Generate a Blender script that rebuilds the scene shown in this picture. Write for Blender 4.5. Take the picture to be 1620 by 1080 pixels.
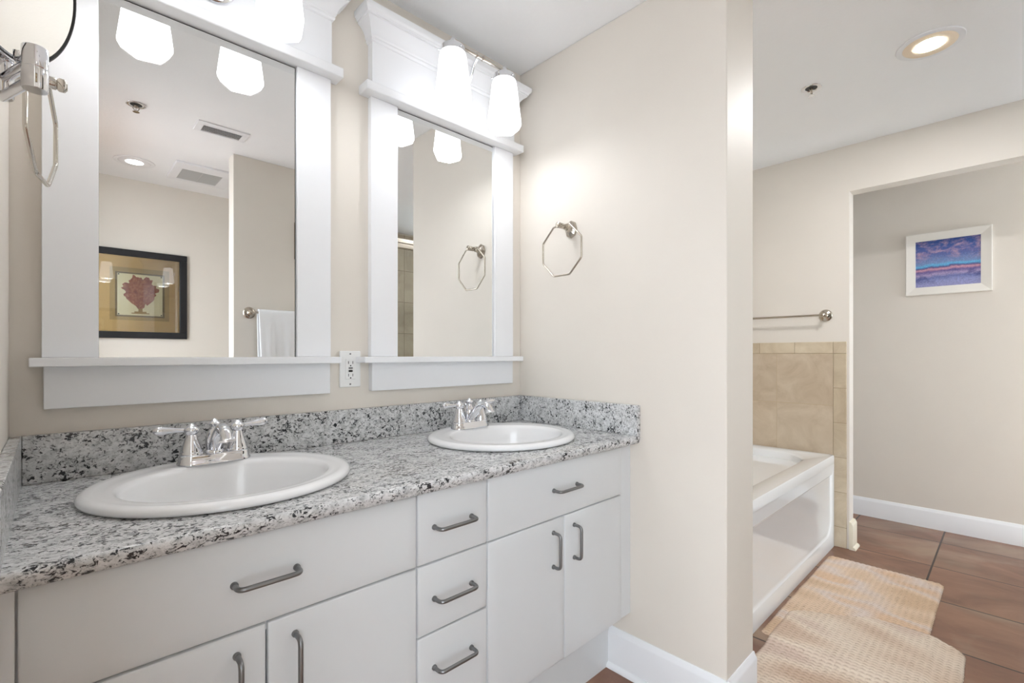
import bpy, bmesh, math, random
from mathutils import Vector, Matrix, noise
random.seed(7)
PI = math.pi
S = bpy.context.scene
C = S.collection
for o in list(bpy.data.objects):
    bpy.data.objects.remove(o, do_unlink=True)

# ------------------------------------------------------------------ camera
FPX = 757.0
cam_d = bpy.data.cameras.new('camera')
cam = bpy.data.objects.new('camera', cam_d); C.objects.link(cam)
cam_d.sensor_width = 36; cam_d.lens = 36 * FPX / 1620
cam_d.shift_y = 21 / 1620
cam_d.clip_start = 0.02
cam.location = (0, -1.541, 1.174)
cam.rotation_euler = (PI / 2, 0, -math.radians(43.8))
S.camera = cam

# ------------------------------------------------------------------ light, exposure
SHADE_E = 1.75        # vanity lamp glass
BULB_E = 135.0         # bulbs inside the open glass shades
DOWN_E = 500.0         # recessed lamp lens
WORLD_E = 7.2         # daylight of the next room, comes in through unseen openings added for it
w = bpy.data.worlds.new('world'); S.world = w; w.use_nodes = True
bg = w.node_tree.nodes['Background']
bg.inputs[0].default_value = (0.86, 0.94, 1.02, 1); bg.inputs[1].default_value = WORLD_E
S.view_settings.view_transform = 'Standard'
S.view_settings.look = 'None'
S.view_settings.gamma = 1
S.view_settings.use_curve_mapping = False
S.view_settings.exposure = 0.30

# ------------------------------------------------------------------ materials
def lin(c):
    return tuple((v / 255 / 12.92) if v / 255 <= 0.04045 else ((v / 255 + 0.055) / 1.055) ** 2.4 for v in c) + (1,)

def mat(name, rgb, rough=0.5, metal=0.0, spec=0.5, bump=None, vary=None, emit=None, coat=0.0):
    m = bpy.data.materials.new(name); m.use_nodes = True
    nt = m.node_tree; b = nt.nodes['Principled BSDF']
    b.inputs['Base Color'].default_value = lin(rgb)
    b.inputs['Roughness'].default_value = rough
    b.inputs['Metallic'].default_value = metal
    b.inputs['Specular IOR Level'].default_value = spec
    b.inputs['Coat Weight'].default_value = coat
    b.inputs['Coat Roughness'].default_value = 0.05
    tc = nt.nodes.new('ShaderNodeTexCoord')
    n = nt.nodes.new('ShaderNodeTexNoise')
    sc, st = bump if bump else (40, 0.02)
    n.inputs['Scale'].default_value = sc; n.inputs['Detail'].default_value = 3
    nt.links.new(tc.outputs['Object'], n.inputs['Vector'])
    bp = nt.nodes.new('ShaderNodeBump'); bp.inputs['Strength'].default_value = st; bp.inputs['Distance'].default_value = 0.002
    nt.links.new(n.outputs['Fac'], bp.inputs['Height'])
    if bump: nt.links.new(bp.outputs['Normal'], b.inputs['Normal'])
    a = vary if vary else 0.015
    n2 = nt.nodes.new('ShaderNodeTexNoise'); n2.inputs['Scale'].default_value = 3.0; n2.inputs['Detail'].default_value = 4
    nt.links.new(tc.outputs['Object'], n2.inputs['Vector'])
    mp = nt.nodes.new('ShaderNodeMapRange')
    mp.inputs['From Min'].default_value = 0.3; mp.inputs['From Max'].default_value = 0.7
    mp.inputs['To Min'].default_value = 1 - a; mp.inputs['To Max'].default_value = 1 + a
    nt.links.new(n2.outputs['Fac'], mp.inputs['Value'])
    hs = nt.nodes.new('ShaderNodeHueSaturation'); hs.inputs['Color'].default_value = lin(rgb)
    nt.links.new(mp.outputs['Result'], hs.inputs['Value']); nt.links.new(hs.outputs['Color'], b.inputs['Base Color'])
    if emit:
        b.inputs['Emission Color'].default_value = emit[0]; b.inputs['Emission Strength'].default_value = emit[1]
    return m

def ramp(nt, stops, interp='LINEAR'):
    r = nt.nodes.new('ShaderNodeValToRGB'); r.color_ramp.interpolation = interp
    while len(r.color_ramp.elements) < len(stops): r.color_ramp.elements.new(0.5)
    for e, (p, c) in zip(r.color_ramp.elements, stops): e.position = p; e.color = c if len(c) == 4 else lin(c)
    return r

def math_node(nt, op, a=None, b=None, va=None, vb=None):
    n = nt.nodes.new('ShaderNodeMath'); n.operation = op
    if a is not None: nt.links.new(a, n.inputs[0])
    if b is not None: nt.links.new(b, n.inputs[1])
    if va is not None: n.inputs[0].default_value = va
    if vb is not None: n.inputs[1].default_value = vb
    return n.outputs[0]

def mixc(nt, fac, a, b, mode='MIX'):
    n = nt.nodes.new('ShaderNodeMix'); n.data_type = 'RGBA'; n.blend_type = mode
    if hasattr(fac, 'links'): nt.links.new(fac, n.inputs[0])
    else: n.inputs[0].default_value = fac
    for k, v in ((6, a), (7, b)):
        if hasattr(v, 'links'): nt.links.new(v, n.inputs[k])
        else: n.inputs[k].default_value = v
    return n.outputs[2]

def base(name):
    m = bpy.data.materials.new(name); m.use_nodes = True
    nt = m.node_tree
    tc = nt.nodes.new('ShaderNodeTexCoord')
    return m, nt, nt.nodes['Principled BSDF'], tc.outputs['Object']

def noise_n(nt, vec, scale, detail=3, rough=0.5, dist=0.0):
    n = nt.nodes.new('ShaderNodeTexNoise'); n.inputs['Scale'].default_value = scale
    n.inputs['Detail'].default_value = detail; n.inputs['Roughness'].default_value = rough; n.inputs['Distortion'].default_value = dist
    nt.links.new(vec, n.inputs['Vector']); return n.outputs['Fac']

def granite():
    m, nt, b, v = base('granite')
    mp = nt.nodes.new('ShaderNodeMapping'); mp.inputs['Rotation'].default_value = (0.3, 0.2, 0.6); mp.inputs['Scale'].default_value = (1.0, 1.35, 1.2)
    nt.links.new(v, mp.inputs['Vector']); v = mp.outputs[0]
    big = noise_n(nt, v, 16, 3, 0.6, 0.6)
    gr = ramp(nt, [(0.25, (150, 150, 150)), (0.42, (196, 197, 197)), (0.62, (226, 226, 226)), (0.8, (186, 187, 188))])
    nt.links.new(noise_n(nt, v, 55, 4, 0.65, 0.4), gr.inputs[0])
    fl = noise_n(nt, v, 100, 5, 0.68, 0.7)
    th = math_node(nt, 'SUBTRACT', fl, math_node(nt, 'MULTIPLY', math_node(nt, 'SUBTRACT', big, vb=0.5), vb=0.42))
    dk = ramp(nt, [(0.400, (0, 0, 0, 1)), (0.452, (1, 1, 1, 1))]); nt.links.new(th, dk.inputs[0])
    fl2 = noise_n(nt, v, 150, 3, 0.6, 0.5)
    dk2 = ramp(nt, [(0.36, (0.25, 0.25, 0.25, 1)), (0.44, (1, 1, 1, 1))]); nt.links.new(fl2, dk2.inputs[0])
    c = mixc(nt, 0.75, gr.outputs[0], dk2.outputs[0], 'MULTIPLY')
    c = mixc(nt, dk.outputs[0], lin((46, 47, 50)), c)
    nt.links.new(c, b.inputs['Base Color'])
    b.inputs['Roughness'].default_value = 0.16; b.inputs['Specular IOR Level'].default_value = 0.5
    return m

def tile_mat(name, axes, size, off, grout, cols, rough=0.35, gw=0.004, nscale=5, stretch=(1, 1, 1), bumpd=0.002, cloud=None):
    """square tiles laid on two world axes; objects using it have their origin at the world origin"""
    m, nt, b, v = base(name)
    sp = nt.nodes.new('ShaderNodeSeparateXYZ'); nt.links.new(v, sp.inputs[0])
    masks = []; cells = []
    for ax, s, o in zip(axes, size, off):
        t = math_node(nt, 'DIVIDE', math_node(nt, 'SUBTRACT', sp.outputs[ax], vb=o), vb=s)
        fr = math_node(nt, 'FRACT', t)
        d = math_node(nt, 'MINIMUM', fr, math_node(nt, 'SUBTRACT', None, fr, va=1.0))
        masks.append(math_node(nt, 'GREATER_THAN', math_node(nt, 'MULTIPLY', d, vb=s), vb=gw / 2))
        cells.append(math_node(nt, 'FLOOR', t))
    mask = math_node(nt, 'MULTIPLY', masks[0], masks[1])
    cb = nt.nodes.new('ShaderNodeCombineXYZ'); nt.links.new(cells[0], cb.inputs[0]); nt.links.new(cells[1], cb.inputs[1])
    wn = nt.nodes.new('ShaderNodeTexWhiteNoise'); nt.links.new(cb.outputs[0], wn.inputs['Vector'])
    mp = nt.nodes.new('ShaderNodeMapping'); mp.inputs['Scale'].default_value = stretch; nt.links.new(v, mp.inputs['Vector'])
    va = nt.nodes.new('ShaderNodeVectorMath'); va.operation = 'MULTIPLY_ADD'
    nt.links.new(wn.outputs['Color'], va.inputs[0]); va.inputs[1].default_value = (7, 7, 7); nt.links.new(mp.outputs[0], va.inputs[2])
    nz = noise_n(nt, va.outputs[0], nscale, 7, 0.62, 0.8)
    r = ramp(nt, [(0.3, cols[0]), (0.5, cols[1]), (0.7, cols[2])]); nt.links.new(nz, r.inputs[0])
    hs = nt.nodes.new('ShaderNodeHueSaturation'); nt.links.new(r.outputs[0], hs.inputs['Color'])
    mr = nt.nodes.new('ShaderNodeMapRange'); mr.inputs['To Min'].default_value = 0.93; mr.inputs['To Max'].default_value = 1.06
    nt.links.new(wn.outputs['Value'], mr.inputs['Value']); nt.links.new(mr.outputs[0], hs.inputs['Value'])
    top = hs.outputs['Color']
    if cloud:
        cr = ramp(nt, [(0.48, (0, 0, 0, 1)), (0.68, (0.65, 0.65, 0.65, 1))]); nt.links.new(noise_n(nt, va.outputs[0], 2.3, 4, 0.6, 0.6), cr.inputs[0])
        top = mixc(nt, cr.outputs[0], top, lin(cloud))
    c = mixc(nt, mask, lin(grout), top)
    nt.links.new(c, b.inputs['Base Color'])
    b.inputs['Roughness'].default_value = rough
    bp = nt.nodes.new('ShaderNodeBump'); bp.inputs['Strength'].default_value = 0.5; bp.inputs['Distance'].default_value = bumpd
    nt.links.new(mask, bp.inputs['Height']); nt.links.new(bp.outputs[0], b.inputs['Normal'])
    return m

WALL = (227, 220, 210)
M = {}
M['wall'] = mat('wall_paint', WALL, 0.52, spec=0.3, bump=(260, 0.12))
M['ceiling'] = mat('ceiling_paint', (248, 249, 250), 0.8, bump=(70, 0.35))
M['trim'] = mat('trim_paint', (240, 241, 243), 0.3, bump=(30, 0.02))
M['cream'] = mat('cream_trim_paint', (236, 228, 208), 0.35)
M['cab'] = mat('cabinet_lacquer', (214, 216, 217), 0.32)
M['cabdark'] = mat('cabinet_inside', (120, 120, 118), 0.6)
M['granite'] = granite()
M['porcelain'] = mat('porcelain', (245, 245, 245), 0.2, coat=0.25, vary=0.004)
M['tub'] = mat('tub_acrylic', (240, 241, 242), 0.07, coat=0.5, vary=0.004)
M['chrome'] = mat('chrome', (232, 233, 236), 0.06, 1.0, vary=0.004)
M['nickel'] = mat('brushed_nickel', (188, 180, 168), 0.22, 1.0)
M['bright_nickel'] = mat('polished_nickel', (205, 200, 192), 0.1, 1.0)
M['pull'] = mat('pewter_metal', (140, 141, 142), 0.38, 1.0)
M['mirror'] = mat('mirror_silver', (240, 241, 240), 0.0, 1.0, vary=0.001)
M['gap'] = mat('dark_edge', (38, 39, 40), 0.5)
M['shade'] = mat('lit_opal_glass', (250, 248, 244), 0.3, emit=((0.95, 0.98, 1.03, 1), SHADE_E))
M['bulb'] = mat('lit_bulb', (250, 248, 244), 0.3, emit=((0.94, 0.975, 1.03, 1), BULB_E))
M['lamp'] = mat('lit_lamp_lens', (255, 250, 240), 0.4, emit=((0.98, 0.98, 0.99, 1), DOWN_E))
M['lamp_dim'] = mat('lit_lamp_lens_dimmed', (255, 250, 240), 0.4, emit=((0.98, 0.98, 0.99, 1), DOWN_E * 0.02))
M['can_warm'] = mat('can_reflector', (250, 232, 206), 0.35)
M['plastic'] = mat('white_plastic', (238, 238, 236), 0.3)
M['black'] = mat('black_plastic', (12, 12, 12), 0.4)
M['grey'] = mat('grey_plastic', (120, 120, 120), 0.4)
M['frame_black'] = mat('black_wood', (26, 26, 30), 0.3, bump=(60, 0.05))
M['towel'] = mat('white_terry', (244, 245, 247), 0.95, bump=(420, 0.9))
M['floor'] = tile_mat('floor_tile', (0, 1), (0.475, 0.462), (0.205, -1.237), (46, 31, 25),
                      ((102, 70, 54), (134, 95, 75), (160, 120, 96)), rough=0.32, gw=0.0085, nscale=3.4, stretch=(1.0, 0.62, 1), cloud=(166, 146, 124))
M['wall_tile'] = tile_mat('wall_tile', (1, 2), (0.318, 0.32), (-0.784, 1.182 - 0.96), (190, 170, 140),
                          ((184, 164, 140), (200, 182, 158), (212, 196, 174)), rough=0.28, gw=0.003, nscale=6)
M['strip_tile'] = tile_mat('bullnose_tile', (1, 2), (0.212, 0.2115), (-0.784, 1.182), (160, 140, 112),
                           ((190, 172, 146), (206, 190, 164), (218, 204, 180)), rough=0.28, gw=0.003, nscale=6)
M['shower_tile'] = tile_mat('shower_tile', (0, 2), (0.33, 0.326), (2.646, 1.395), (130, 112, 94),
                            ((186, 170, 150), (204, 188, 168), (216, 202, 182)), rough=0.35, gw=0.004, nscale=5)

# ------------------------------------------------------------------ helpers
def link(name, me, m, parent=None, root=None, smooth=True, bevel=0.0, seg=2, sub=0, angle=35):
    """mesh in world coordinates; root = the thing's Empty (vertices become local to it)"""
    if isinstance(me, bmesh.types.BMesh):
        bm = me; me = bpy.data.meshes.new(name)
        bmesh.ops.recalc_face_normals(bm, faces=bm.faces)
        bm.to_mesh(me); bm.free()
    if root is not None: me.transform(Matrix.Translation(-Vector(root.location)))
    o = bpy.data.objects.new(name, me); C.objects.link(o)
    for mm in (m if isinstance(m, (list, tuple)) else [m]): me.materials.append(mm)
    if root is not None: o.parent = parent if parent is not None else root
    if bevel:
        md = o.modifiers.new('bevel', 'BEVEL'); md.width = bevel; md.segments = seg; md.limit_method = 'ANGLE'; md.angle_limit = math.radians(40)
    if sub:
        md = o.modifiers.new('sub', 'SUBSURF'); md.levels = sub; md.render_levels = sub
    if smooth:
        for p in me.polygons: p.use_smooth = True
        try: me.set_sharp_from_angle(angle=math.radians(angle))
        except Exception: pass
    return o

def thing(name, label, cat, loc, group=None):
    o = bpy.data.objects.new(name, None); C.objects.link(o); o.empty_display_size = 0.05
    o.location = loc; o['label'] = label; o['category'] = cat
    if group: o['group'] = group
    return o

def tag(o, label, cat, group=None):
    o['label'] = label; o['category'] = cat
    if group: o['group'] = group
    return o

def struct(name, bm, m, bevel=0.0, smooth=False, label=None):
    o = link(name, bm, m, bevel=bevel, smooth=smooth); o['kind'] = 'structure'
    if label: o['label'] = label
    return o

def box(bm, x0, x1, y0, y1, z0, z1, mi=0):
    vs = [bm.verts.new((x, y, z)) for x in (x0, x1) for y in (y0, y1) for z in (z0, z1)]
    for f in ((0, 1, 3, 2), (4, 6, 7, 5), (0, 4, 5, 1), (2, 3, 7, 6), (0, 2, 6, 4), (1, 5, 7, 3)):
        fc = bm.faces.new([vs[i] for i in f]); fc.material_index = mi
    return bm

def boxes(*bs):
    bm = bmesh.new()
    for b in bs: box(bm, *b)
    return bm

def basis(d):
    d = Vector(d).normalized()
    u = Vector((0, 0, 1)).cross(d)
    if u.length < 1e-4: u = Vector((1, 0, 0))
    u.normalize(); return d, u, d.cross(u)

def lathe(bm, prof, origin, axis=(0, 0, 1), n=32, sx=1, sy=1):
    d, u, v = basis(axis); O = Vector(origin); rings = []
    for r, h in prof:
        if r < 1e-6: rings.append([bm.verts.new(O + d * h)])
        else: rings.append([bm.verts.new(O + d * h + u * (r * sx * math.cos(2 * PI * i / n)) + v * (r * sy * math.sin(2 * PI * i / n))) for i in range(n)])
    for a, b in zip(rings, rings[1:]):
        for i in range(n):
            j = (i + 1) % n
            if len(a) == 1 and len(b) == 1: continue
            if len(a) == 1: bm.faces.new((a[0], b[i], b[j]))
            elif len(b) == 1: bm.faces.new((a[i], a[j], b[0]))
            else: bm.faces.new((a[i], a[j], b[j], b[i]))
    for r in (rings[0], rings[-1]):
        if len(r) > 2: bm.faces.new(r)
    return bm

def tube(bm, pts, rad, n=12, closed=False, sx=1.0):
    P = [Vector(p) for p in pts]; N = len(P)
    if not isinstance(rad, (list, tuple)): rad = [rad] * N
    rings = []; up = None
    for i, p in enumerate(P):
        if closed: t = (P[(i + 1) % N] - P[i - 1]).normalized()
        else: t = (P[min(i + 1, N - 1)] - P[max(i - 1, 0)]).normalized()
        if up is None:
            _, up, _ = basis(t)
        up = (up - t * up.dot(t)).normalized(); s = t.cross(up)
        rings.append([bm.verts.new(p + up * (rad[i] * sx * math.cos(2 * PI * k / n)) + s * (rad[i] * math.sin(2 * PI * k / n))) for k in range(n)])
    rng = range(N) if closed else range(N - 1)
    for i in rng:
        a, b = rings[i], rings[(i + 1) % N]
        for k in range(n): bm.faces.new((a[k], a[(k + 1) % n], b[(k + 1) % n], b[k]))
    if not closed:
        bm.faces.new(rings[0]); bm.faces.new(rings[-1])
    return bm

def fillet(pts, r, n=5, closed=False):
    P = [Vector(p) for p in pts]; out = []
    N = len(P)
    for i, p in enumerate(P):
        if not closed and i in (0, N - 1): out.append(p); continue
        a = (P[i - 1] - p); b = (P[(i + 1) % N] - p)
        rr = min(r, a.length * 0.45, b.length * 0.45)
        A = p + a.normalized() * rr; B = p + b.normalized() * rr
        for k in range(n + 1):
            t = k / n; out.append(A * (1 - t) ** 2 + p * 2 * t * (1 - t) + B * t * t)
    return out

def spline(pts, n=6):
    P = [Vector(p) for p in pts]; out = []
    for i in range(len(P) - 1):
        p0 = P[max(i - 1, 0)]; p1 = P[i]; p2 = P[i + 1]; p3 = P[min(i + 2, len(P) - 1)]
        for k in range(n):
            t = k / n
            out.append(0.5 * ((2 * p1) + (p2 - p0) * t + (2 * p0 - 5 * p1 + 4 * p2 - p3) * t * t + (3 * p1 - p0 - 3 * p2 + p3) * t ** 3))
    out.append(P[-1]); return out

def prism(bm, poly, h, axis='x', mi=0):
    """poly in 2D extruded from h[0] to h[1]; axis x: poly=(y,z); y: (x,z); z: (x,y)"""
    def mk(p, t):
        return {'x': (t, p[0], p[1]), 'y': (p[0], t, p[1]), 'z': (p[0], p[1], t)}[axis]
    a = [bm.verts.new(mk(p, h[0])) for p in poly]; b = [bm.verts.new(mk(p, h[1])) for p in poly]
    n = len(poly)
    bm.faces.new(a).material_index = mi; bm.faces.new(b).material_index = mi
    for i in range(n): bm.faces.new((a[i], a[(i + 1) % n], b[(i + 1) % n], b[i])).material_index = mi
    return bm

# ------------------------------------------------------------------ room shell
H = 2.44
XL, XP, XP2, XT, XT2, XH = -0.071, 1.528, 1.75, 3.472, 3.572, 4.29
YP, YJ, YO = -0.923, -0.865, -2.885      # partition end, opening jamb, opposite wall
YJ2 = -1.80
struct('floor', boxes((-2.4, 4.41, -3.1, 0.12, -0.1, 0)), M['floor'])
struct('ceiling', boxes((-0.19, 4.41, -3.1, 0.12, H, H + 0.1)), M['ceiling'])
struct('wall_back', boxes((-0.19, 4.41, 0, 0.12, 0, H)), M['wall'])
# left wall: unseen doorway behind the camera's left shoulder, added to let daylight in
struct('wall_left', boxes((-0.19, XL, -1.50, 0, 0, H), (-0.19, XL, -2.35, -1.50, 2.14, H), (-0.19, XL, YO, -2.35, 0, H)), M['wall'])
struct('wall_partition', boxes((XP, XP2, YP, 0, 0, H)), M['wall'], bevel=0.004, smooth=True)
struct('wall_right', boxes((XT, XT2, YJ, 0, 0, H), (XT, XT2, YJ2, YJ, 2.161, H), (XT, XT2, YO, YJ2, 0, H)), M['wall'])
# opposite wall: unseen shower window and hallway end opening, added to let daylight in
struct('wall_opposite', boxes((-0.19, 2.90, YO - 0.12, YO, 0, H), (2.90, 3.40, YO - 0.12, YO, 0, 0.85), (2.90, 3.40, YO - 0.12, YO, 2.15, H), (3.40, 3.75, YO - 0.12, YO, 0, H), (4.2, 4.41, YO - 0.12, YO, 0, H), (3.75, 4.2, YO - 0.12, YO, 2.1, H)), M['wall'])
struct('added_window_1', boxes((2.90, 2.93, YO - 0.07, YO - 0.03, 0.85, 2.15), (3.37, 3.40, YO - 0.07, YO - 0.03, 0.85, 2.15), (2.93, 3.37, YO - 0.07, YO - 0.03, 0.85, 0.88), (2.93, 3.37, YO - 0.07, YO - 0.03, 2.12, 2.15)), M['trim'])  # frame of the invented window, out of view
struct('wall_closet', boxes((0.818, 1.93, -1.982, -1.875, 0, H), (1.83, 1.93, YO, -1.982, 0, H)), M['wall'], bevel=0.003, smooth=True)
struct('wall_hall', boxes((XH, XH + 0.12, YO, 0, 0, H)), M['wall'])
# tile surround round the tub
struct('wall_tub_tiles', boxes((XT - 0.009, XT, -0.784, 0, 0, 1.182), (XP2, XP2 + 0.009, -0.784, 0, 0, 1.182), (XP2 + 0.009, XT - 0.009, -0.009, 0, 0, 1.182)), M['wall_tile'])
struct('trim_1', boxes((XT - 0.010, XT, -0.853, 0, 1.182, 1.254), (XT - 0.010, XT, -0.853, -0.784, 0, 1.182)), M['strip_tile'], bevel=0.003, smooth=True,
       label='narrow beige bullnose tiles edging the tub surround')
struct('wall_shower_tiles', boxes((1.93, 2.90, YO, YO + 0.01, 0, 2.42), (2.90, 3.40, YO, YO + 0.01, 0, 0.85), (2.90, 3.40, YO, YO + 0.01, 2.15, 2.42), (3.40, XT, YO, YO + 0.01, 0, 2.42)), M['shower_tile'])

def baseboard(bm, p0, p1, out, h=0.132, t=0.013, shoe=True):
    """profile swept from p0 to p1; out = unit normal in the room"""
    p0 = Vector((*p0, 0)); p1 = Vector((*p1, 0)); o = Vector((*out, 0))
    prof = [(0, 0)] + ([(t + 0.014, 0), (t + 0.013, 0.008), (t + 0.008, 0.014), (t, 0.018)] if shoe else [(t, 0)]) + \
           [(t, h - 0.022), (t - 0.002, h - 0.016), (t - 0.006, h - 0.010), (t - 0.008, h - 0.003), (0.003, h), (0, h)]
    A = [bm.verts.new(p0 + o * a + Vector((0, 0, z))) for a, z in prof]
    B = [bm.verts.new(p1 + o * a + Vector((0, 0, z))) for a, z in prof]
    n = len(prof)
    bm.faces.new(A); bm.faces.new(B)
    for i in range(n): bm.faces.new((A[i], A[(i + 1) % n], B[(i + 1) % n], B[i]))

bm = bmesh.new()
baseboard(bm, (XP, -0.485), (XP, YP - 0.013), (-1, 0), h=0.15)
baseboard(bm, (XP - 0.013, YP), (XP2, YP), (0, -1), h=0.15)
struct('baseboard_partition', bm, M['trim'], smooth=True)
bm = bmesh.new(); baseboard(bm, (XH, YO), (XH, 0), (-1, 0), shoe=False)
struct('baseboard_hall', bm, M['trim'], smooth=True)
bm = bmesh.new(); baseboard(bm, (XT - 0.010, YJ), (XT2, YJ), (0, -1), h=0.165, t=0.02)
struct('baseboard_jamb', bm, M['cream'], smooth=True)
bm = bmesh.new(); baseboard(bm, (0.818, -1.875), (1.93, -1.875), (0, 1)); baseboard(bm, (XL, YO), (1.83, YO), (0, 1))
struct('baseboard_opposite', bm, M['trim'], smooth=True)

# ------------------------------------------------------------------ vanity
CT = 0.883; CB = 0.853; YC = -0.617
YF = -0.59; YFR = -0.575

def panel(x0, x1, z0, z1, th=0.018):
    """a slab front with softly chamfered edges"""
    bm = bmesh.new(); e = 0.022; g = 0.0020
    x0 += g; x1 -= g; z0 += g; z1 -= g
    rings = []
    for dx, y in ((0, YF + th), (0, YF + 0.007), (0.0012, YF + 0.0052), (0.004, YF + 0.0040), (e, YF + 0.0006), (e + 0.005, YF)):
        rings.append([bm.verts.new(p) for p in ((x0 + dx, y, z0 + dx), (x1 - dx, y, z0 + dx), (x1 - dx, y, z1 - dx), (x0 + dx, y, z1 - dx))])
    for a, b in zip(rings, rings[1:]):
        for i in range(4): bm.faces.new((a[i], a[(i + 1) % 4], b[(i + 1) % 4], b[i]))
    bm.faces.new(rings[0]); bm.faces.new(rings[-1])
    return bm

def pull(root, par, a, b):
    ax, az = a; bx, bz = b; y0 = YF + 0.001; y1 = YF - 0.03
    pts = fillet([(ax, y0, az), (ax, y1, az), (bx, y1, bz), (bx, y0, bz)], 0.014, 6)
    bm = tube(bmesh.new(), pts, 0.0047, 12)
    for (x, z) in (a, b): lathe(bm, [(0.0, 0.001), (0.0066, 0.001), (0.0066, 0.005), (0.0052, 0.007)], (x, YF + 0.001, z), (0, -1, 0), 16)
    return link('handle', bm, M['pull'], par, root)

def cab_body(root, x0, x1, zf=0.23):
    bm = bmesh.new()
    t = 0.016; yb = -0.002
    box(bm, x0, x0 + t, YFR, yb, zf, CB - 0.001); box(bm, x1 - t, x1, YFR, yb, zf, CB - 0.001)
    box(bm, x0 + t, x1 - t, YFR, yb, zf, zf + t); box(bm, x0 + t, x1 - t, yb - 0.006, yb, zf + t, CB - 0.001)
    # face frame
    box(bm, x0 + t, x0 + t + 0.02, YFR, YFR + 0.018, zf + t, CB - 0.001); box(bm, x1 - t - 0.02, x1 - t, YFR, YFR + 0.018, zf + t, CB - 0.001)
    box(bm, x0 + t + 0.02, x1 - t - 0.02, YFR, YFR + 0.018, 0.66, 0.70); box(bm, x0 + t + 0.02, x1 - t - 0.02, YFR, YFR + 0.018, CB - 0.03, CB - 0.001)
    link('body', bm, M['cab'], root=root, smooth=False)
    link('toe_kick', boxes((x0, x1, -0.487, -0.47, 0, zf)), M['cab'], root=root, smooth=False)

ZT, ZD, ZB = 0.849, 0.678, 0.234
# left sink base
t = thing('vanity_cabinet', 'white sink cabinet with wide drawer front and two doors, nearest to the camera', 'cabinet', (0.27, -0.30, 0))
cab_body(t, XL + 0.001, 0.6105)
link('filler_strip', boxes((XL + 0.001, -0.0385, YF + 0.002, YFR, ZB, ZT)), M['cab'], root=t, smooth=False)
d = link('drawer', panel(-0.038, 0.611, ZD, ZT), M['cab'], root=t, smooth=True); pull(t, d, (0.231, 0.766), (0.338, 0.766))
d = link('door', panel(-0.038, 0.2865, ZB, ZD), M['cab'], root=t); pull(t, d, (0.235, 0.64), (0.235, 0.537))
d = link('door', panel(0.2865, 0.611, ZB, ZD), M['cab'], root=t); pull(t, d, (0.335, 0.64), (0.335, 0.537))
# drawer stack
t = thing('drawer_cabinet', 'narrow white cabinet with three stacked drawers between the two sink cabinets', 'cabinet', (0.719, -0.30, 0))
cab_body(t, 0.6115, 0.8265)
for z0, z1, zh in ((ZD, ZT, 0.764), (0.5105, ZD, 0.594), (ZB, 0.5105, 0.43)):
    d = link('drawer', panel(0.6115, 0.8265, z0, z1), M['cab'], root=t); pull(t, d, (0.655, zh), (0.768, zh))
# right sink base
t = thing('vanity_cabinet', 'white sink cabinet with drawer front and two doors, against the towel ring wall', 'cabinet', (1.17, -0.30, 0))
cab_body(t, 0.8275, XP - 0.001)
link('filler_strip', boxes((1.4525, XP - 0.0175, YFR - 0.0005, YFR + 0.02, 0.231, ZT)), M['cab'], root=t, smooth=False)
d = link('drawer', panel(0.8275, 1.455, ZD, ZT), M['cab'], root=t); pull(t, d, (1.085, 0.766), (1.195, 0.766))
d = link('door', panel(0.8275, 1.141, ZB, ZD), M['cab'], root=t); pull(t, d, (1.083, 0.640), (1.083, 0.538))
d = link('door', panel(1.141, 1.455, ZB, ZD), M['cab'], root=t); pull(t, d, (1.182, 0.640), (1.182, 0.538))

# countertop with two oval cut-outs
SINKS = ((0.292, -0.305), (1.135, -0.308))
def ell(cx, cy, a, b, n=64): return [(cx + a * math.cos(2 * PI * i / n), cy + b * math.sin(2 * PI * i / n)) for i in range(n)]
def slab():
    bm = bmesh.new(); x0, x1, y0, y1 = XL + 0.0008, XP - 0.0008, YC, -0.0008
    def loopset(z, ins):
        # outer ring with front edge inset
        outer = [(x0, y0 + ins), (x1, y0 + ins), (x1, y1), (x0, y1)]
        ov = [bm.verts.new((*p, z)) for p in outer]
        hv = [[bm.verts.new((*p, z)) for p in ell(*c, 0.235, 0.215, 64)] for c in SINKS]
        return ov, hv
    top, bot = loopset(CT, 0.010), loopset(CB, 0.012)
    for ov, hv in (top, bot):
        es = []
        for lp in [ov] + hv:
            for i in range(len(lp)): es.append(bm.edges.new((lp[i], lp[(i + 1) % len(lp)])))
        bmesh.ops.triangle_fill(bm, edges=es, use_beauty=True)
    for a, b in zip(top[1], bot[1]):
        for i in range(64): bm.faces.new((a[i], a[(i + 1) % 64], b[(i + 1) % 64], b[i]))
    T, B = top[0], bot[0]
    # rounded front edge
    prof = [(0.003, CT - 0.0015), (0.0, CT - 0.006), (0.0, CT - 0.012), (0.003, CT - 0.02), (0.008, CB + 0.002)]
    L = [bm.verts.new((x0, y0 + a, z)) for a, z in prof]; R = [bm.verts.new((x1, y0 + a, z)) for a, z in prof]
    Lc = [T[0]] + L + [B[0]]; Rc = [T[1]] + R + [B[1]]
    for i in range(len(Lc) - 1): bm.faces.new((Lc[i], Rc[i], Rc[i + 1], Lc[i + 1]))
    bm.faces.new(Lc + [B[3], T[3]]); bm.faces.new(Rc + [B[2], T[2]])
    bm.faces.new((T[2], T[3], B[3], B[2]))
    return bm
o = link('countertop', slab(), M['granite'], angle=50)
tag(o, 'speckled grey granite countertop with rounded front edge holding both sinks', 'countertop')
BS = 0.992
o = link('backsplash', boxes((XL + 0.021, XP - 0.021, -0.02, -0.0006, CT + 0.0003, BS)), M['granite'], bevel=0.001, seg=1)
tag(o, 'long granite backsplash strip under the mirrors along the back wall', 'backsplash')
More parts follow.
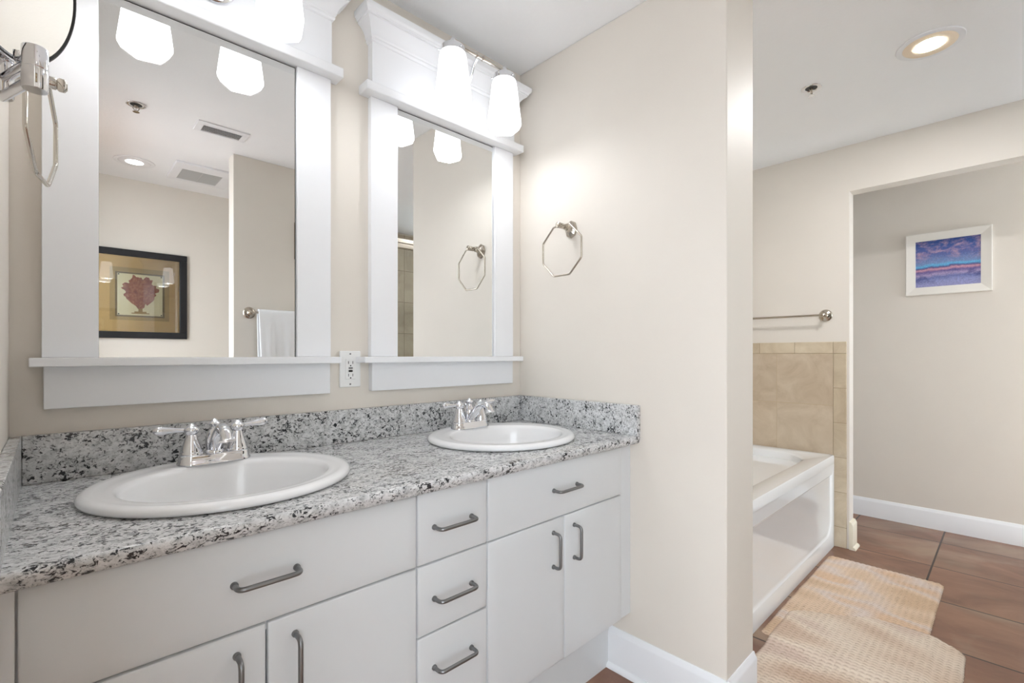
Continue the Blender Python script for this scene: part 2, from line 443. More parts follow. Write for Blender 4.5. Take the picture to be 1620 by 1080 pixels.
o = link('backsplash', boxes((XP - 0.0205, XP - 0.0006, -0.617, -0.0006, CT + 0.0003, BS)), M['granite'], bevel=0.0015, seg=2)
tag(o, 'granite backsplash strip on the towel ring wall at the counter end', 'backsplash')
o = link('backsplash', boxes((XL + 0.0006, XL + 0.0205, -0.617, -0.0006, CT + 0.0003, BS)), M['granite'], bevel=0.0015, seg=2)
tag(o, 'granite backsplash strip on the left wall, cut by the photo edge', 'backsplash')

# ------------------------------------------------------------------ sinks and faucets
def sink(cx, cy, label):
    t = thing('sink', label, 'sink', (cx, cy, CT), 'oval drop-in sinks')
    bm = bmesh.new(); n = 72; z = CT + 0.0006
    # (centre y offset, a, b, z)
    L = [(0, 0.225, 0.205, z - 0.012), (0, 0.235, 0.214, z - 0.003), (0, 0.254, 0.236, z), (0, 0.262, 0.244, z + 0.003), (0, 0.264, 0.246, z + 0.009), (0, 0.259, 0.241, z + 0.016), (0, 0.250, 0.232, z + 0.0195),
         (-0.004, 0.238, 0.220, z + 0.0185), (-0.012, 0.222, 0.200, z + 0.0175), (-0.022, 0.210, 0.182, z + 0.0185), (-0.024, 0.204, 0.177, z + 0.016), (-0.026, 0.199, 0.171, z + 0.006),
         (-0.026, 0.192, 0.165, z - 0.03), (-0.026, 0.175, 0.15, z - 0.075), (-0.024, 0.14, 0.118, z - 0.115), (-0.02, 0.09, 0.075, z - 0.135), (-0.015, 0.035, 0.032, z - 0.143), (-0.015, 0.022, 0.022, z - 0.146)]
    rings = []
    for oy, a, b, zz in L:
        rings.append([bm.verts.new((cx + a * math.cos(2 * PI * i / n), cy + oy + b * math.sin(2 * PI * i / n), zz)) for i in range(n)])
    for a, b in zip(rings, rings[1:]):
        for i in range(n): bm.faces.new((a[i], a[(i + 1) % n], b[(i + 1) % n], b[i]))
    # outside of the bowl
    oy, a, b, zz = L[0]; prev = rings[0]
    for oy, a, b, zz in ((-0.02, 0.21, 0.185, z - 0.05), (-0.024, 0.17, 0.145, z - 0.11), (-0.02, 0.09, 0.08, z - 0.155), (-0.015, 0.03, 0.03, z - 0.16)):
        r = [bm.verts.new((cx + a * math.cos(2 * PI * i / n), cy + oy + b * math.sin(2 * PI * i / n), zz)) for i in range(n)]
        for i in range(n): bm.faces.new((prev[i], prev[(i + 1) % n], r[(i + 1) % n], r[i]))
        prev = r
    bm.faces.new(prev); bm.faces.new(rings[-1])
    link('basin', bm, M['porcelain'], root=t, angle=60)
    bm = lathe(bmesh.new(), [(0, 0), (0.021, 0), (0.021, 0.003), (0.017, 0.004), (0.015, 0.002), (0.012, 0.005), (0, 0.007)], (cx, cy - 0.015, z - 0.1455), n=28)
    link('drain', bm, M['chrome'], root=t)
sink(SINKS[0][0], SINKS[0][1], 'large white oval sink in the counter, nearer to the camera')
sink(SINKS[1][0], SINKS[1][1], 'white oval sink in the counter beside the towel ring wall')

def faucet(cx, cy, label):
    z = CT + 0.0185
    t = thing('faucet', label, 'faucet', (cx, cy, z), 'chrome two-handle faucets')
    # deck plate
    bm = bmesh.new()
    def stad(a, b, zz, n=12):
        pts = []
        for sgn in (1, -1):
            for k in range(n + 1):
                th = -PI / 2 + PI * k / n
                pts.append((cx + sgn * (a - b) + sgn * b * math.cos(th), cy + sgn * b * math.sin(th), zz))
        return [bm.verts.new(p) for p in pts]
    lv = [stad(0.082, 0.030, z + 0.0008), stad(0.082, 0.030, z + 0.005), stad(0.079, 0.027, z + 0.008), stad(0.078, 0.0262, z + 0.020), stad(0.076, 0.0245, z + 0.024), stad(0.070, 0.019, z + 0.0255)]
    for a, b in zip(lv, lv[1:]):
        for i in range(len(a)): bm.faces.new((a[i], a[(i + 1) % len(a)], b[(i + 1) % len(a)], b[i]))
    bm.faces.new(lv[0]); bm.faces.new(lv[-1])
    link('deck_plate', bm, M['chrome'], root=t, angle=50)
    for s in (-1, 1):
        hx = cx + s * 0.051
        bm = lathe(bmesh.new(), [(0, 0.024), (0.0255, 0.024), (0.0262, 0.028), (0.024, 0.031), (0.0235, 0.034), (0.021, 0.042), (0.0175, 0.052), (0.0145, 0.062), (0.0125, 0.070), (0.0115, 0.074), (0.0145, 0.077), (0.0172, 0.082), (0.0178, 0.087), (0.0155, 0.092), (0.011, 0.095), (0.007, 0.098), (0.0055, 0.101), (0, 0.1025)], (hx, cy, z), n=36)
        v = link('valve_body', bm, M['chrome'], root=t, angle=50)
        r = Vector((s * 0.985, -0.06 if s < 0 else 0.12, 0.06)); o0 = Vector((hx, cy, z + 0.086))
        pts = [o0 + r * k for k in (0.008, 0.018, 0.03, 0.042, 0.052, 0.062, 0.070, 0.076, 0.080)]
        bm = tube(bmesh.new(), pts, [0.0062, 0.0056, 0.0058, 0.0072, 0.0092, 0.0108, 0.0105, 0.0078, 0.003], 16, sx=0.8)
        link('lever', bm, M['chrome'], v, t, angle=60)
    # spout: body column, finial and goose curve
    bm = lathe(bmesh.new(), [(0, 0.024), (0.0225, 0.024), (0.0225, 0.029), (0.0195, 0.032), (0.021, 0.045), (0.021, 0.058), (0.0175, 0.07), (0.013, 0.079), (0.0105, 0.083), (0.0105, 0.086), (0, 0.087)], (cx, cy + 0.004, z), n=36)
    sp = link('spout_body', bm, M['chrome'], root=t, angle=50)
    bm = lathe(bmesh.new(), [(0.0, 0.084), (0.0085, 0.084), (0.007, 0.088), (0.0125, 0.093), (0.0145, 0.097), (0.0125, 0.101), (0.007, 0.104), (0.0045, 0.108), (0, 0.1105)], (cx, cy + 0.004, z), n=30)
    link('finial', bm, M['chrome'], sp, t, angle=50)
    pts = spline([(cx, cy + 0.002, z + 0.032), (cx, cy - 0.022, z + 0.056), (cx, cy - 0.048, z + 0.080), (cx, cy - 0.072, z + 0.092), (cx, cy - 0.092, z + 0.091), (cx, cy - 0.108, z + 0.080), (cx, cy - 0.114, z + 0.066)], 6)
    n = len(pts); rad = [0.0165 - 0.004 * min(1, i / (n * 0.6)) for i in range(n)]
    for i in range(n - 5, n): rad[i] = 0.0125 + 0.0012 * (i - n + 5)
    bm = tube(bmesh.new(), pts, rad, 24, sx=1.0)
    link('spout', bm, M['chrome'], sp, t, angle=60)
    bm = tube(bmesh.new(), [(cx, cy + 0.026, z + 0.02), (cx, cy + 0.026, z + 0.082)], 0.0022, 8)
    lathe(bm, [(0, 0.080), (0.0055, 0.081), (0.0065, 0.086), (0.0045, 0.091), (0, 0.092)], (cx, cy + 0.026, z), n=16)
    link('lift_rod', bm, M['chrome'], root=t)
faucet(0.299, -0.130, 'chrome two-handle faucet on the sink nearer to the camera')
faucet(1.130, -0.135, 'chrome two-handle faucet on the sink beside the towel ring wall')

# ------------------------------------------------------------------ framed mirrors
def framed_mirror(x0, a0, a1, x1, sill, ledge, label, cr=0.05, sill_r=None):
    cxm = (x0 + x1) / 2
    t = thing('framed_mirror', label, 'mirror', (cxm, 0, 1.05), 'white framed vanity mirrors')
    Y0 = -0.0008
    link('stile', boxes((x0, a0, -0.025, Y0, 1.1675, 2.060)), M['trim'], root=t, bevel=0.0015)
    link('stile', boxes((a1, x1, -0.025, Y0, 1.1675, 2.060)), M['trim'], root=t, bevel=0.0015)
    link('sill', boxes((sill[0], sill[1], -0.07, Y0, 1.147, 1.1672)), M['trim'], root=t, bevel=0.002)
    link('apron', boxes((x0 + 0.003, x1 - 0.002, -0.025, Y0, 1.05, 1.1468)), M['trim'], root=t, bevel=0.0015)
    link('ledge', boxes((ledge[0], ledge[1], -0.063, Y0, 2.0602, 2.091)), M['trim'], root=t, bevel=0.003)
    link('header_panel', boxes((x0, x1, -0.033, Y0, 2.0912, 2.30)), M['trim'], root=t, bevel=0.001)
    prof = [(0.0, 2.243), (0.005, 2.245), (0.008, 2.251), (0.007, 2.257), (0.011, 2.261), (0.013, 2.270), (0.018, 2.281), (0.026, 2.291), (0.035, 2.298), (0.040, 2.301), (0.040, 2.306), (0.044, 2.307), (0.0465, 2.313), (0.052, 2.318), (0.054, 2.324), (0.054, 2.336), (0.0, 2.336)]
    bm = bmesh.new(); rows = []
    k = cr / 0.054; kx = min(k, 1)
    for o_, z in prof:
        ox = o_ * kx; oy = o_ * 1.08
        rows.append([bm.verts.new(p) for p in ((x0 - ox, Y0, z), (x0 - ox, -0.0335 - oy, z), (x1 + ox, -0.0335 - oy, z), (x1 + ox, Y0, z))])
    for a, b in zip(rows, rows[1:]):
        for i in range(3): bm.faces.new((a[i], a[i + 1], b[i + 1], b[i]))
    bm.faces.new([r[0] for r in rows]); bm.faces.new([r[3] for r in rows]); bm.faces.new((rows[0][0], rows[0][3], rows[-1][3], rows[-1][0]))
    bm.faces.new(rows[-1])
    link('crown_moulding', bm, M['trim'], root=t, angle=25)
    link('mirror_glass', boxes((a0 + 0.0008, a1 - 0.0040, -0.015, -0.010, 1.1676, 2.0550)), M['mirror'], root=t, smooth=False)
    link('backing', boxes((a0 + 0.0002, a1 - 0.0002, -0.0098, Y0, 1.1676, 2.0598)), M['gap'], root=t, smooth=False, )
framed_mirror(-0.019, 0.079, 0.541, 0.646, (-0.0385, 0.661), (-0.032, 0.672), 'white framed wall mirror above the nearer sink, reflecting the coral print', 0.05)
framed_mirror(0.786, 0.889, 1.354, 1.461, (0.741, 1.480), (0.752, 1.490), 'white framed wall mirror above the sink beside the towel ring wall', 0.05)

# ------------------------------------------------------------------ vanity light fixtures
def vanity_light(cx, label):
    yb, zb = -0.197, 2.262
    t = thing('vanity_light', label, 'wall light', (cx, -0.035, 2.19), 'two-lamp vanity lights')
    bm = lathe(bmesh.new(), [(0, 0.0006), (0.058, 0.0006), (0.060, 0.004), (0.058, 0.009), (0.050, 0.013), (0.046, 0.016), (0.020, 0.022), (0.016, 0.030), (0, 0.032)], (cx, -0.0335, 2.193), (0, -1, 0), 40)
    link('wall_plate', bm, M['chrome'], root=t, angle=50)
    for s in (-1, 1):
        bm = lathe(bmesh.new(), [(0.0055, 0), (0.0055, 0.005), (0.003, 0.008), (0, 0.009)], (cx + s * 0.038, -0.0435, 2.193), (0, -1, 0), 14)
        link('screw_cap', bm, M['chrome'], root=t)
    pts = spline([(cx, -0.062, 2.193), (cx, -0.088, 2.178), (cx, -0.118, 2.178), (cx, -0.142, 2.205), (cx, -0.160, 2.243), (cx, -0.182, 2.262), (cx, yb, zb)], 6)
    link('arm', tube(bmesh.new(), pts, 0.0055, 12), M['chrome'], root=t)
    bm = bmesh.new()
    tube(bm, [(cx - 0.122, yb, zb), (cx - 0.06, yb, zb), (cx, yb, zb), (cx + 0.06, yb, zb), (cx + 0.122, yb, zb)], [0.0045, 0.0065, 0.0075, 0.0065, 0.0045], 14)
    for dx in (-0.122, -0.014, 0.014, 0.122): lathe(bm, [(0, -0.006), (0.0085, -0.005), (0.0105, 0), (0.0085, 0.005), (0, 0.006)], (cx + dx, yb, zb), (1, 0, 0), 18)
    link('cross_bar', bm, M['bright_nickel'], root=t, angle=50)
    for s in (-1, 1):
        x = cx + s * 0.122
        bm = lathe(bmesh.new(), [(0, 0.018), (0.004, 0.016), (0.007, 0.011), (0.0105, 0.004), (0.0105, -0.004), (0.007, -0.008), (0.016, -0.010), (0.034, -0.014), (0.041, -0.020), (0.0425, -0.026), (0.0425, -0.036), (0.0445, -0.038), (0.0445, -0.042), (0.0395, -0.042), (0.0395, -0.03), (0, -0.028)], (x, yb, zb), n=36)
        for k in range(3):
            th = 2 * PI * k / 3 + 0.5
            d = (math.cos(th), math.sin(th), 0)
            lathe(bm, [(0.002, 0.040), (0.002, 0.047), (0.0035, 0.047), (0.0035, 0.051), (0, 0.052)], (x, yb, zb - 0.034), d, 10)
        h = link('lamp_holder', bm, M['chrome'], root=t, angle=50)
        # opal glass: round shoulder turning into a flared six sided skirt
        bm = bmesh.new(); n = 48
        L = [(0.034, 2.230, 0), (0.040, 2.228, 0), (0.0445, 2.220, 0), (0.0475, 2.208, 0.05), (0.050, 2.185, 0.15), (0.0525, 2.155, 0.35), (0.0555, 2.12, 0.6), (0.0585, 2.085, 0.85), (0.0605, 2.06, 1), (0.0595, 2.050, 1), (0.052, 2.034, 0.9), (0.048, 2.034, 0.9), (0.054, 2.06, 0.9)]
        rings = []
        for r, z, f in L:
            ring = []
            for i in range(n):
                th = 2 * PI * i / n; q = (th + PI / 6 + 0.26) % (PI / 3) - PI / 6
                hexr = math.cos(PI / 6) / math.cos(q) * 1.09
                rr = r * (1 - f + f * hexr)
                ring.append(bm.verts.new((x + rr * math.cos(th), yb + rr * math.sin(th), z)))
            rings.append(ring)
        for a, b in zip(rings, rings[1:]):
            for i in range(n): bm.faces.new((a[i], a[(i + 1) % n], b[(i + 1) % n], b[i]))
        bm.faces.new(rings[0])
        c = bm.verts.new((x, yb, 2.075))
        for i in range(n): bm.faces.new((rings[-1][i], rings[-1][(i + 1) % n], c))
        link('glass_shade', bm, M['shade'], h, t, angle=28)
        bm = lathe(bmesh.new(), [(0, 2.028), (0.009, 2.030), (0.015, 2.035), (0.0175, 2.043), (0.015, 2.052), (0.011, 2.060), (0.010, 2.072), (0, 2.0735)], (x, yb, 0), n=24)
        link('bulb', bm, M['bulb'], h, t)
vanity_light(0.312, 'two-lamp vanity light with glowing glass shades above the nearer mirror')
vanity_light(1.126, 'two-lamp vanity light with glowing glass shades above the mirror beside the towel ring wall')

# ------------------------------------------------------------------ outlet
t = thing('outlet', 'white wall socket plate with two outlets between the mirrors', 'outlet', (0.720, 0, 1.126))
link('cover_plate', boxes((0.6835, 0.757, -0.006, -0.0006, 1.0655, 1.187)), M['plastic'], root=t, bevel=0.0025, seg=3)
r_ = link('receptacle', boxes((0.703, 0.737, -0.0085, -0.0055, 1.092, 1.160)), M['plastic'], root=t, bevel=0.0012)
for zc in (1.148, 1.106):
    for xs in (0.7115, 0.7265): link('slot', boxes((xs, xs + 0.002, -0.0088, -0.008, zc - 0.0045, zc + 0.0045)), M['black'], r_, t, smooth=False)
for zc in (1.1375, 1.0965):
    link('ground_hole', lathe(bmesh.new(), [(0, -0.0002), (0.0024, 0), (0.0024, 0.0004), (0, 0.0005)], (0.720, -0.0084, zc), (0, -1, 0), 14), M['black'], r_, t, smooth=False)
link('button', boxes((0.7135, 0.7265, -0.0100, -0.008, 1.1165, 1.1225)), M['black'], r_, t, smooth=False)
link('button', boxes((0.7130, 0.7270, -0.0098, -0.008, 1.1265, 1.1325)), M['grey'], r_, t, smooth=False)
for zc in (1.177, 1.0755):
    link('screw', lathe(bmesh.new(), [(0, 0), (0.003, 0), (0.0028, 0.0012), (0, 0.0014)], (0.720, -0.0058, zc), (0, -1, 0), 14), M['grey'], root=t)

# ------------------------------------------------------------------ towel rings
def towel_ring(wx, y, z, s, yaw, label, mm, off=0.064, dz=0.098):
    """wx wall plane, s=+1: sticks out towards +x; z = height of the post axis; ring swings by yaw"""
    t = thing('towel_ring', label, 'towel ring', (wx, y, z), 'octagonal towel rings')
    bm = lathe(bmesh.new(), [(0, 0.0006), (0.031, 0.0006), (0.032, 0.004), (0.029, 0.010), (0.022, 0.016), (0.0135, 0.021), (0.010, 0.028), (0.0085, 0.032)], (wx, y, z - 0.004), (s, 0, 0), 8, sx=0.95, sy=1.15)
    link('flange', bm, mm, root=t, angle=22)
    bm = lathe(bmesh.new(), [(0, 0.020), (0.0095, 0.022), (0.0095, 0.036), (0.012, 0.038), (0.012, 0.041), (0.0085, 0.044), (0.0085, 0.050), (0.0108, 0.053), (0.0112, 0.074), (0.009, 0.076), (0.0120, 0.079), (0.0122, 0.087), (0.007, 0.091), (0, 0.091)], (wx, y, z), (s, 0, 0), 20)
    link('post', bm, mm, root=t, angle=50)
    c = Vector((wx + s * off, y, z - dz)); R = 0.1075
    pts = []
    for k in range(8):
        th = PI / 8 + k * PI / 4
        h = R * math.cos(th); pts.append(c + Vector((h * math.sin(yaw), h * math.cos(yaw), R * math.sin(th))))
    bm = tube(bmesh.new(), fillet(pts, 0.006, 4, closed=True), 0.0039, 12, closed=True)
    link('ring', bm, mm, root=t, angle=60)
towel_ring(XP, -0.300, 1.688, -1, 0.0, 'octagonal nickel towel ring on the wall facing the counter end', M['nickel'])
towel_ring(XL, -0.300, 1.682, 1, 0.19, 'octagonal nickel towel ring seen edge-on below the magnifying mirror', M['bright_nickel'], 0.056, 0.084)

# ------------------------------------------------------------------ magnifying mirror on the left wall
t = thing('magnifying_mirror', 'round chrome magnifying mirror on a folding double arm, left wall', 'mirror', (XL, -0.66, 1.545))
bm = lathe(bmesh.new(), [(0, 0.0006), (0.034, 0.0006), (0.034, 0.005), (0.028, 0.009), (0.010, 0.011), (0.008, 0.014), (0, 0.0145)], (XL, -0.655, 1.545), (1, 0, 0), 32)
link('wall_plate', bm, M['chrome'], root=t, angle=50)
bm = lathe(bmesh.new(), [(0, -0.045), (0.0105, -0.045), (0.0112, -0.043), (0.0112, -0.0015), (0.0102, -0.0005), (0.0112, 0.0005), (0.0112, 0.034), (0.0105, 0.036), (0, 0.036)], (-0.047, -0.655, 1.545), n=28)
link('hinge', bm, M['chrome'], root=t, angle=40)
hx, hy, hz = -0.0155, -0.741, 1.512
bm = lathe(bmesh.new(), [(0, -0.025), (0.0112, -0.025), (0.012, -0.0238), (0.012, -0.0008), (0.0112, 0.0), (0.012, 0.0008), (0.012, 0.0238), (0.0112, 0.025), (0, 0.025)], (hx, hy, hz), n=32)
link('hinge', bm, M['chrome'], root=t, angle=40)
for dz in (-0.011, 0.011):
    bm = tube(bmesh.new(), [(hx, hy, hz + dz), (-0.047, -0.655, 1.512 + dz)], 0.0058, 14)
    link('arm', bm, M['chrome'], root=t)
n_ = Vector((0.84, -0.47, -0.27)).normalized(); cc = Vector((-0.0262, -0.690, 1.630))
bm = lathe(bmesh.new(), [(0, -0.012), (0.06, -0.012), (0.078, -0.009), (0.0865, -0.004), (0.088, 0.0), (0.0875, 0.003), (0.085, 0.0042), (0.082, 0.003), (0.0815, 0.0)], cc, n_, 64)
hd = link('housing', bm, M['chrome'], root=t, angle=50)
bm = bmesh.new(); N = 64; K = 10; d_, u_, v_ = basis(n_); rs = []
for k in range(K + 1):
    r = 0.0815 * k / K; hh = 0.0008 + 0.0022 * (k / K) ** 2
    if k == 0: rs.append([bm.verts.new(cc + d_ * hh)])
    else: rs.append([bm.verts.new(cc + d_ * hh + u_ * r * math.cos(2 * PI * i / N) + v_ * r * math.sin(2 * PI * i / N)) for i in range(N)])
for a, b in zip(rs, rs[1:]):
    for i in range(N):
        if len(a) == 1: bm.faces.new((a[0], b[i], b[(i + 1) % N]))
        else: bm.faces.new((a[i], a[(i + 1) % N], b[(i + 1) % N], b[i]))
link('mirror_glass', bm, M['mirror'], hd, t)
bm = lathe(bmesh.new(), [(0.0812, 0.0030), (0.0840, 0.0046), (0.0862, 0.0040), (0.0845, 0.0030), (0.0820, 0.0015)], cc, n_, 64)
for f in [f for f in bm.faces if len(f.verts) > 4]: bm.faces.remove(f)
link('gasket', bm, M['gap'], hd, t)
pts = spline([(hx, hy, hz + 0.02), (hx - 0.002, hy + 0.014, hz + 0.026), Vector(cc) - Vector((0, 0, 0.092)) - n_ * 0.004, Vector(cc) - Vector((0, 0, 0.080)) - n_ * 0.006], 5)
link('yoke', tube(bmesh.new(), pts, 0.005, 12), M['chrome'], root=t)

# ------------------------------------------------------------------ bathtub
def tub():
    t = thing('bathtub', 'white acrylic alcove bathtub with recessed apron panel', 'bathtub', (2.61, -0.4, 0))
    x0, x1, y0, y1, zr = XP2 + 0.0105, XT - 0.0115, -0.792, -0.0105, 0.56
    bm = bmesh.new()
    def rr(cx, cy, a, b, r, z, n=10):
        pts = []
        for sx_, sy_, t0 in ((1, 1, 0), (-1, 1, PI / 2), (-1, -1, PI), (1, -1, 1.5 * PI)):
            for k in range(n + 1):
                th = t0 + PI / 2 * k / n
                pts.append(bm.verts.new((cx + sx_ * (a - r) + r * math.cos(th), cy + sy_ * (b - r) + r * math.sin(th), z)))
        return pts
    cx, cy = (x0 + x1) / 2, (y0 + y1) / 2; A, B = (x1 - x0) / 2, (y1 - y0) / 2
    L = [rr(cx, cy, A, B, 0.012, zr - 0.05), rr(cx, cy, A, B, 0.012, zr - 0.006), rr(cx, cy, A - 0.004, B - 0.004, 0.012, zr), rr(cx, cy, A - 0.022, B - 0.018, 0.02, zr - 0.001),
         rr(cx, cy + 0.01, A - 0.075, B - 0.085, 0.18, zr - 0.006), rr(cx, cy + 0.01, A - 0.088, B - 0.10, 0.19, zr - 0.016),
         rr(cx, cy + 0.01, A - 0.12, B - 0.125, 0.19, zr - 0.16), rr(cx, cy + 0.01, A - 0.17, B - 0.15, 0.18, zr - 0.35), rr(cx, cy + 0.01, A - 0.26, B - 0.21, 0.15, zr - 0.42)]
    for a, b in zip(L, L[1:]):
        for i in range(len(a)): bm.faces.new((a[i], a[(i + 1) % len(a)], b[(i + 1) % len(a)], b[i]))
    bm.faces.new(L[-1]); bm.faces.new(L[0])
    link('basin', bm, M['tub'], root=t, angle=50)
    # apron with a sunken panel that has rounded lower corners
    bm = bmesh.new(); ya = y0 + 0.002; zt = zr - 0.052
    def rp(x0_, x1_, z0_, z1_, r, y, n=8):
        pts = []
        for (cx_, cz_, t0) in ((x1_ - 0.004, z1_ - 0.004, 0), (x0_ + 0.004, z1_ - 0.004, PI / 2), (x0_ + r, z0_ + r, PI), (x1_ - r, z0_ + r, 1.5 * PI)):
            q = 0.004 if t0 < 3 else r
            for k in range(n + 1):
                th = t0 + PI / 2 * k / n; pts.append(bm.verts.new((cx_ + q * math.cos(th), y, cz_ + q * math.sin(th))))
        return pts
    def outer(y, e=0.0):
        # same number of points on a plain rectangle
        pts = []; n = 8; X0, X1, Z0, Z1 = x0 + e, x1 - e, 0.0006, zt
        for (a, b, c) in (((X1, Z1 - 0.05), (X1, Z1), (X1 - 0.05, Z1)), ((X0 + 0.05, Z1), (X0, Z1), (X0, Z1 - 0.05)), ((X0, Z0 + 0.05), (X0, Z0), (X0 + 0.05, Z0)), ((X1 - 0.05, Z0), (X1, Z0), (X1, Z0 + 0.05))):
            for k in range(n + 1):
                f = k / n
                p = (a[0] + (b[0] - a[0]) * f * 2, a[1] + (b[1] - a[1]) * f * 2) if f <= 0.5 else (b[0] + (c[0] - b[0]) * (f * 2 - 1), b[1] + (c[1] - b[1]) * (f * 2 - 1))
                pts.append(bm.verts.new((p[0], y, p[1])))
        return pts
    xi0, xi1, zi0, zi1 = x0 + 0.05, x1 - 0.055, 0.085, 0.45
    L = [outer(ya + 0.03), outer(ya), rp(xi0, xi1, zi0, zi1, 0.10, ya), rp(xi0 + 0.003, xi1 - 0.003, zi0 + 0.003, zi1 - 0.001, 0.098, ya + 0.0015), rp(xi0 + 0.010, xi1 - 0.010, zi0 + 0.010, zi1 - 0.006, 0.09, ya + 0.006), rp(xi0 + 0.018, xi1 - 0.018, zi0 + 0.018, zi1 - 0.012, 0.085, ya + 0.0075)]
    for a, b in zip(L, L[1:]):
        for i in range(len(a)): bm.faces.new((a[i], a[(i + 1) % len(a)], b[(i + 1) % len(a)], b[i]))
    bm.faces.new(L[0]); bm.faces.new(L[-1])
    link('apron', bm, M['tub'], root=t, angle=30)
    bm = lathe(bmesh.new(), [(0, 0), (0.03, 0), (0.03, 0.003), (0.02, 0.005), (0, 0.006)], (XP2 + 0.45, -0.39, zr - 0.4195), n=24)
    link('drain', bm, M['chrome'], root=t)
tub()

# ------------------------------------------------------------------ towel bars
def towel_bar(name, a, b, out, z, label):
    """a, b: flange centres on the wall (x, y); out: wall normal"""
    o3 = Vector((*out, 0)); A = Vector((*a, z)); B = Vector((*b, z))
    t = thing(name, label, 'towel bar', ((A + B) / 2))
    for P in (A, B):
        bm = lathe(bmesh.new(), [(0, 0.0006), (0.036, 0.0006), (0.037, 0.004), (0.034, 0.009), (0.026, 0.013), (0.018, 0.016), (0.012, 0.022), (0.010, 0.040), (0.012, 0.045)], P, o3, 32)
        link('flange', bm, M['nickel'], root=t, angle=40)
        dd = (B - A).normalized() * (1 if P is A else -1)
        bm = lathe(bmesh.new(), [(0, -0.014), (0.009, -0.013), (0.0135, -0.006), (0.0145, 0.002), (0.0125, 0.009), (0.0095, 0.012), (0.0095, 0.018), (0, 0.018)], P + o3 * 0.058, dd, 24)
        link('post', bm, M['nickel'], root=t, angle=50)
    link('rail', tube(bmesh.new(), [A + o3 * 0.058, B + o3 * 0.058], 0.0068, 16), M['nickel'], root=t)
    return t
towel_bar('towel_bar', (XT, -0.743), (XT, -0.133), (-1, 0), 1.418, 'long empty nickel towel bar above the tiled tub end')
towel_bar('towel_bar', (0.908, -1.875), (1.36, -1.875), (0, 1), 1.443, 'nickel towel bar carrying the white towel, seen in the mirror')

# towel folded over the second bar
bm = bmesh.new(); yb = -1.875 + 0.058; zb = 1.443
prof = [(-0.026, -0.42, 0), (-0.028, -0.30, 0), (-0.025, -0.18, 0), (-0.021, -0.08, 0), (-0.018, -0.02, 0), (-0.015, 0.006, 0), (-0.007, 0.018, 0), (0.004, 0.020, 0), (0.014, 0.012, 0), (0.020, -0.008, 0), (0.024, -0.06, 0), (0.030, -0.16, 0), (0.034, -0.28, 0), (0.036, -0.40, 0), (0.036, -0.46, 0)]
NX = 40; grid = []
for i in range(NX + 1):
    fx = i / NX; x = 0.942 + fx * 0.385; row = []
    for j, (dy, dz, _) in enumerate(prof):
        k = max(0, -dz) / 0.46
        front = 1 if j > 7 else -1
        wob = 0.010 * k * math.sin(fx * 17 + 0.6 * math.sin(dz * 9)) + 0.006 * k * math.sin(fx * 41 + 1)
        row.append(bm.verts.new((x + 0.012 * k * (fx - 0.5) * -2, yb + dy + (wob if front > 0 else wob * 0.3), zb + dz + 0.0005)))
    grid.append(row)
for i in range(NX):
    for j in range(len(prof) - 1): bm.faces.new((grid[i][j], grid[i + 1][j], grid[i + 1][j + 1], grid[i][j + 1]))
o = link('towel', bm, M['towel'], smooth=True, angle=80)
md = o.modifiers.new('sol', 'SOLIDIFY'); md.thickness = 0.008; md.offset = 0
md = o.modifiers.new('sub', 'SUBSURF'); md.levels = 1; md.render_levels = 1
tag(o, 'folded white towel hanging over the bar, seen in the nearer mirror', 'towel')

# slim metal framed panel further along that wall
t = thing('metal_panel', 'slim metal-edged panel above the towel, cut by the mirror frame', 'panel', (1.30, -1.875, 1.80))
bm = boxes((1.186, 1.196, -1.8744, -1.858, 1.825, 2.075), (1.40, 1.41, -1.8744, -1.858, 1.825, 2.075), (1.196, 1.40, -1.8744, -1.858, 1.825, 1.835), (1.196, 1.40, -1.8744, -1.858, 2.065, 2.075))
link('frame', bm, M['nickel'], root=t, bevel=0.0015)
link('pane', boxes((1.196, 1.40, -1.8744, -1.866, 1.835, 2.065)), M['mirror'], root=t, smooth=False)

# ------------------------------------------------------------------ ceiling fittings
def downlight(x, y, label, can, lens='lamp'):
    t = thing('downlight', label, 'ceiling light', (x, y, H), 'recessed ceiling downlights')
    bm = lathe(bmesh.new(), [(0.088, -0.0008), (0.110, -0.0008), (0.108, -0.004), (0.092, -0.006), (0.087, -0.005), (0.062, -0.001), (0.062, -0.0006), (0.086, -0.0006)], (x, y, H), n=56)
    link('trim_ring', bm, M['trim'] if not can else M['trim'], root=t, angle=50)
    bm = lathe(bmesh.new(), [(0.088, -0.0045), (0.084, -0.0075), (0.048, -0.0040), (0.048, -0.002)], (x, y, H), n=56)
    link('reflector', bm, M['can_warm'] if can else M['trim'], root=t, angle=70)
    bm = lathe(bmesh.new(), [(0, -0.0015), (0.0475, -0.0015), (0.0475, -0.0045), (0.036, -0.0062), (0, -0.0070)], (x, y, H), n=48)
    link('lamp_lens', bm, M[lens], root=t, angle=50)
downlight(2.578, -1.312, 'lit recessed downlight with warm reflector in the ceiling past the partition', True)
downlight(0.385, -2.468, 'lit recessed downlight seen in the nearer mirror', False, 'lamp_dim')
downlight(3.93, -2.25, 'unseen recessed downlight added to light the hallway beyond the opening', False, 'lamp_dim')  # lamp out of view, added to brighten the hallway

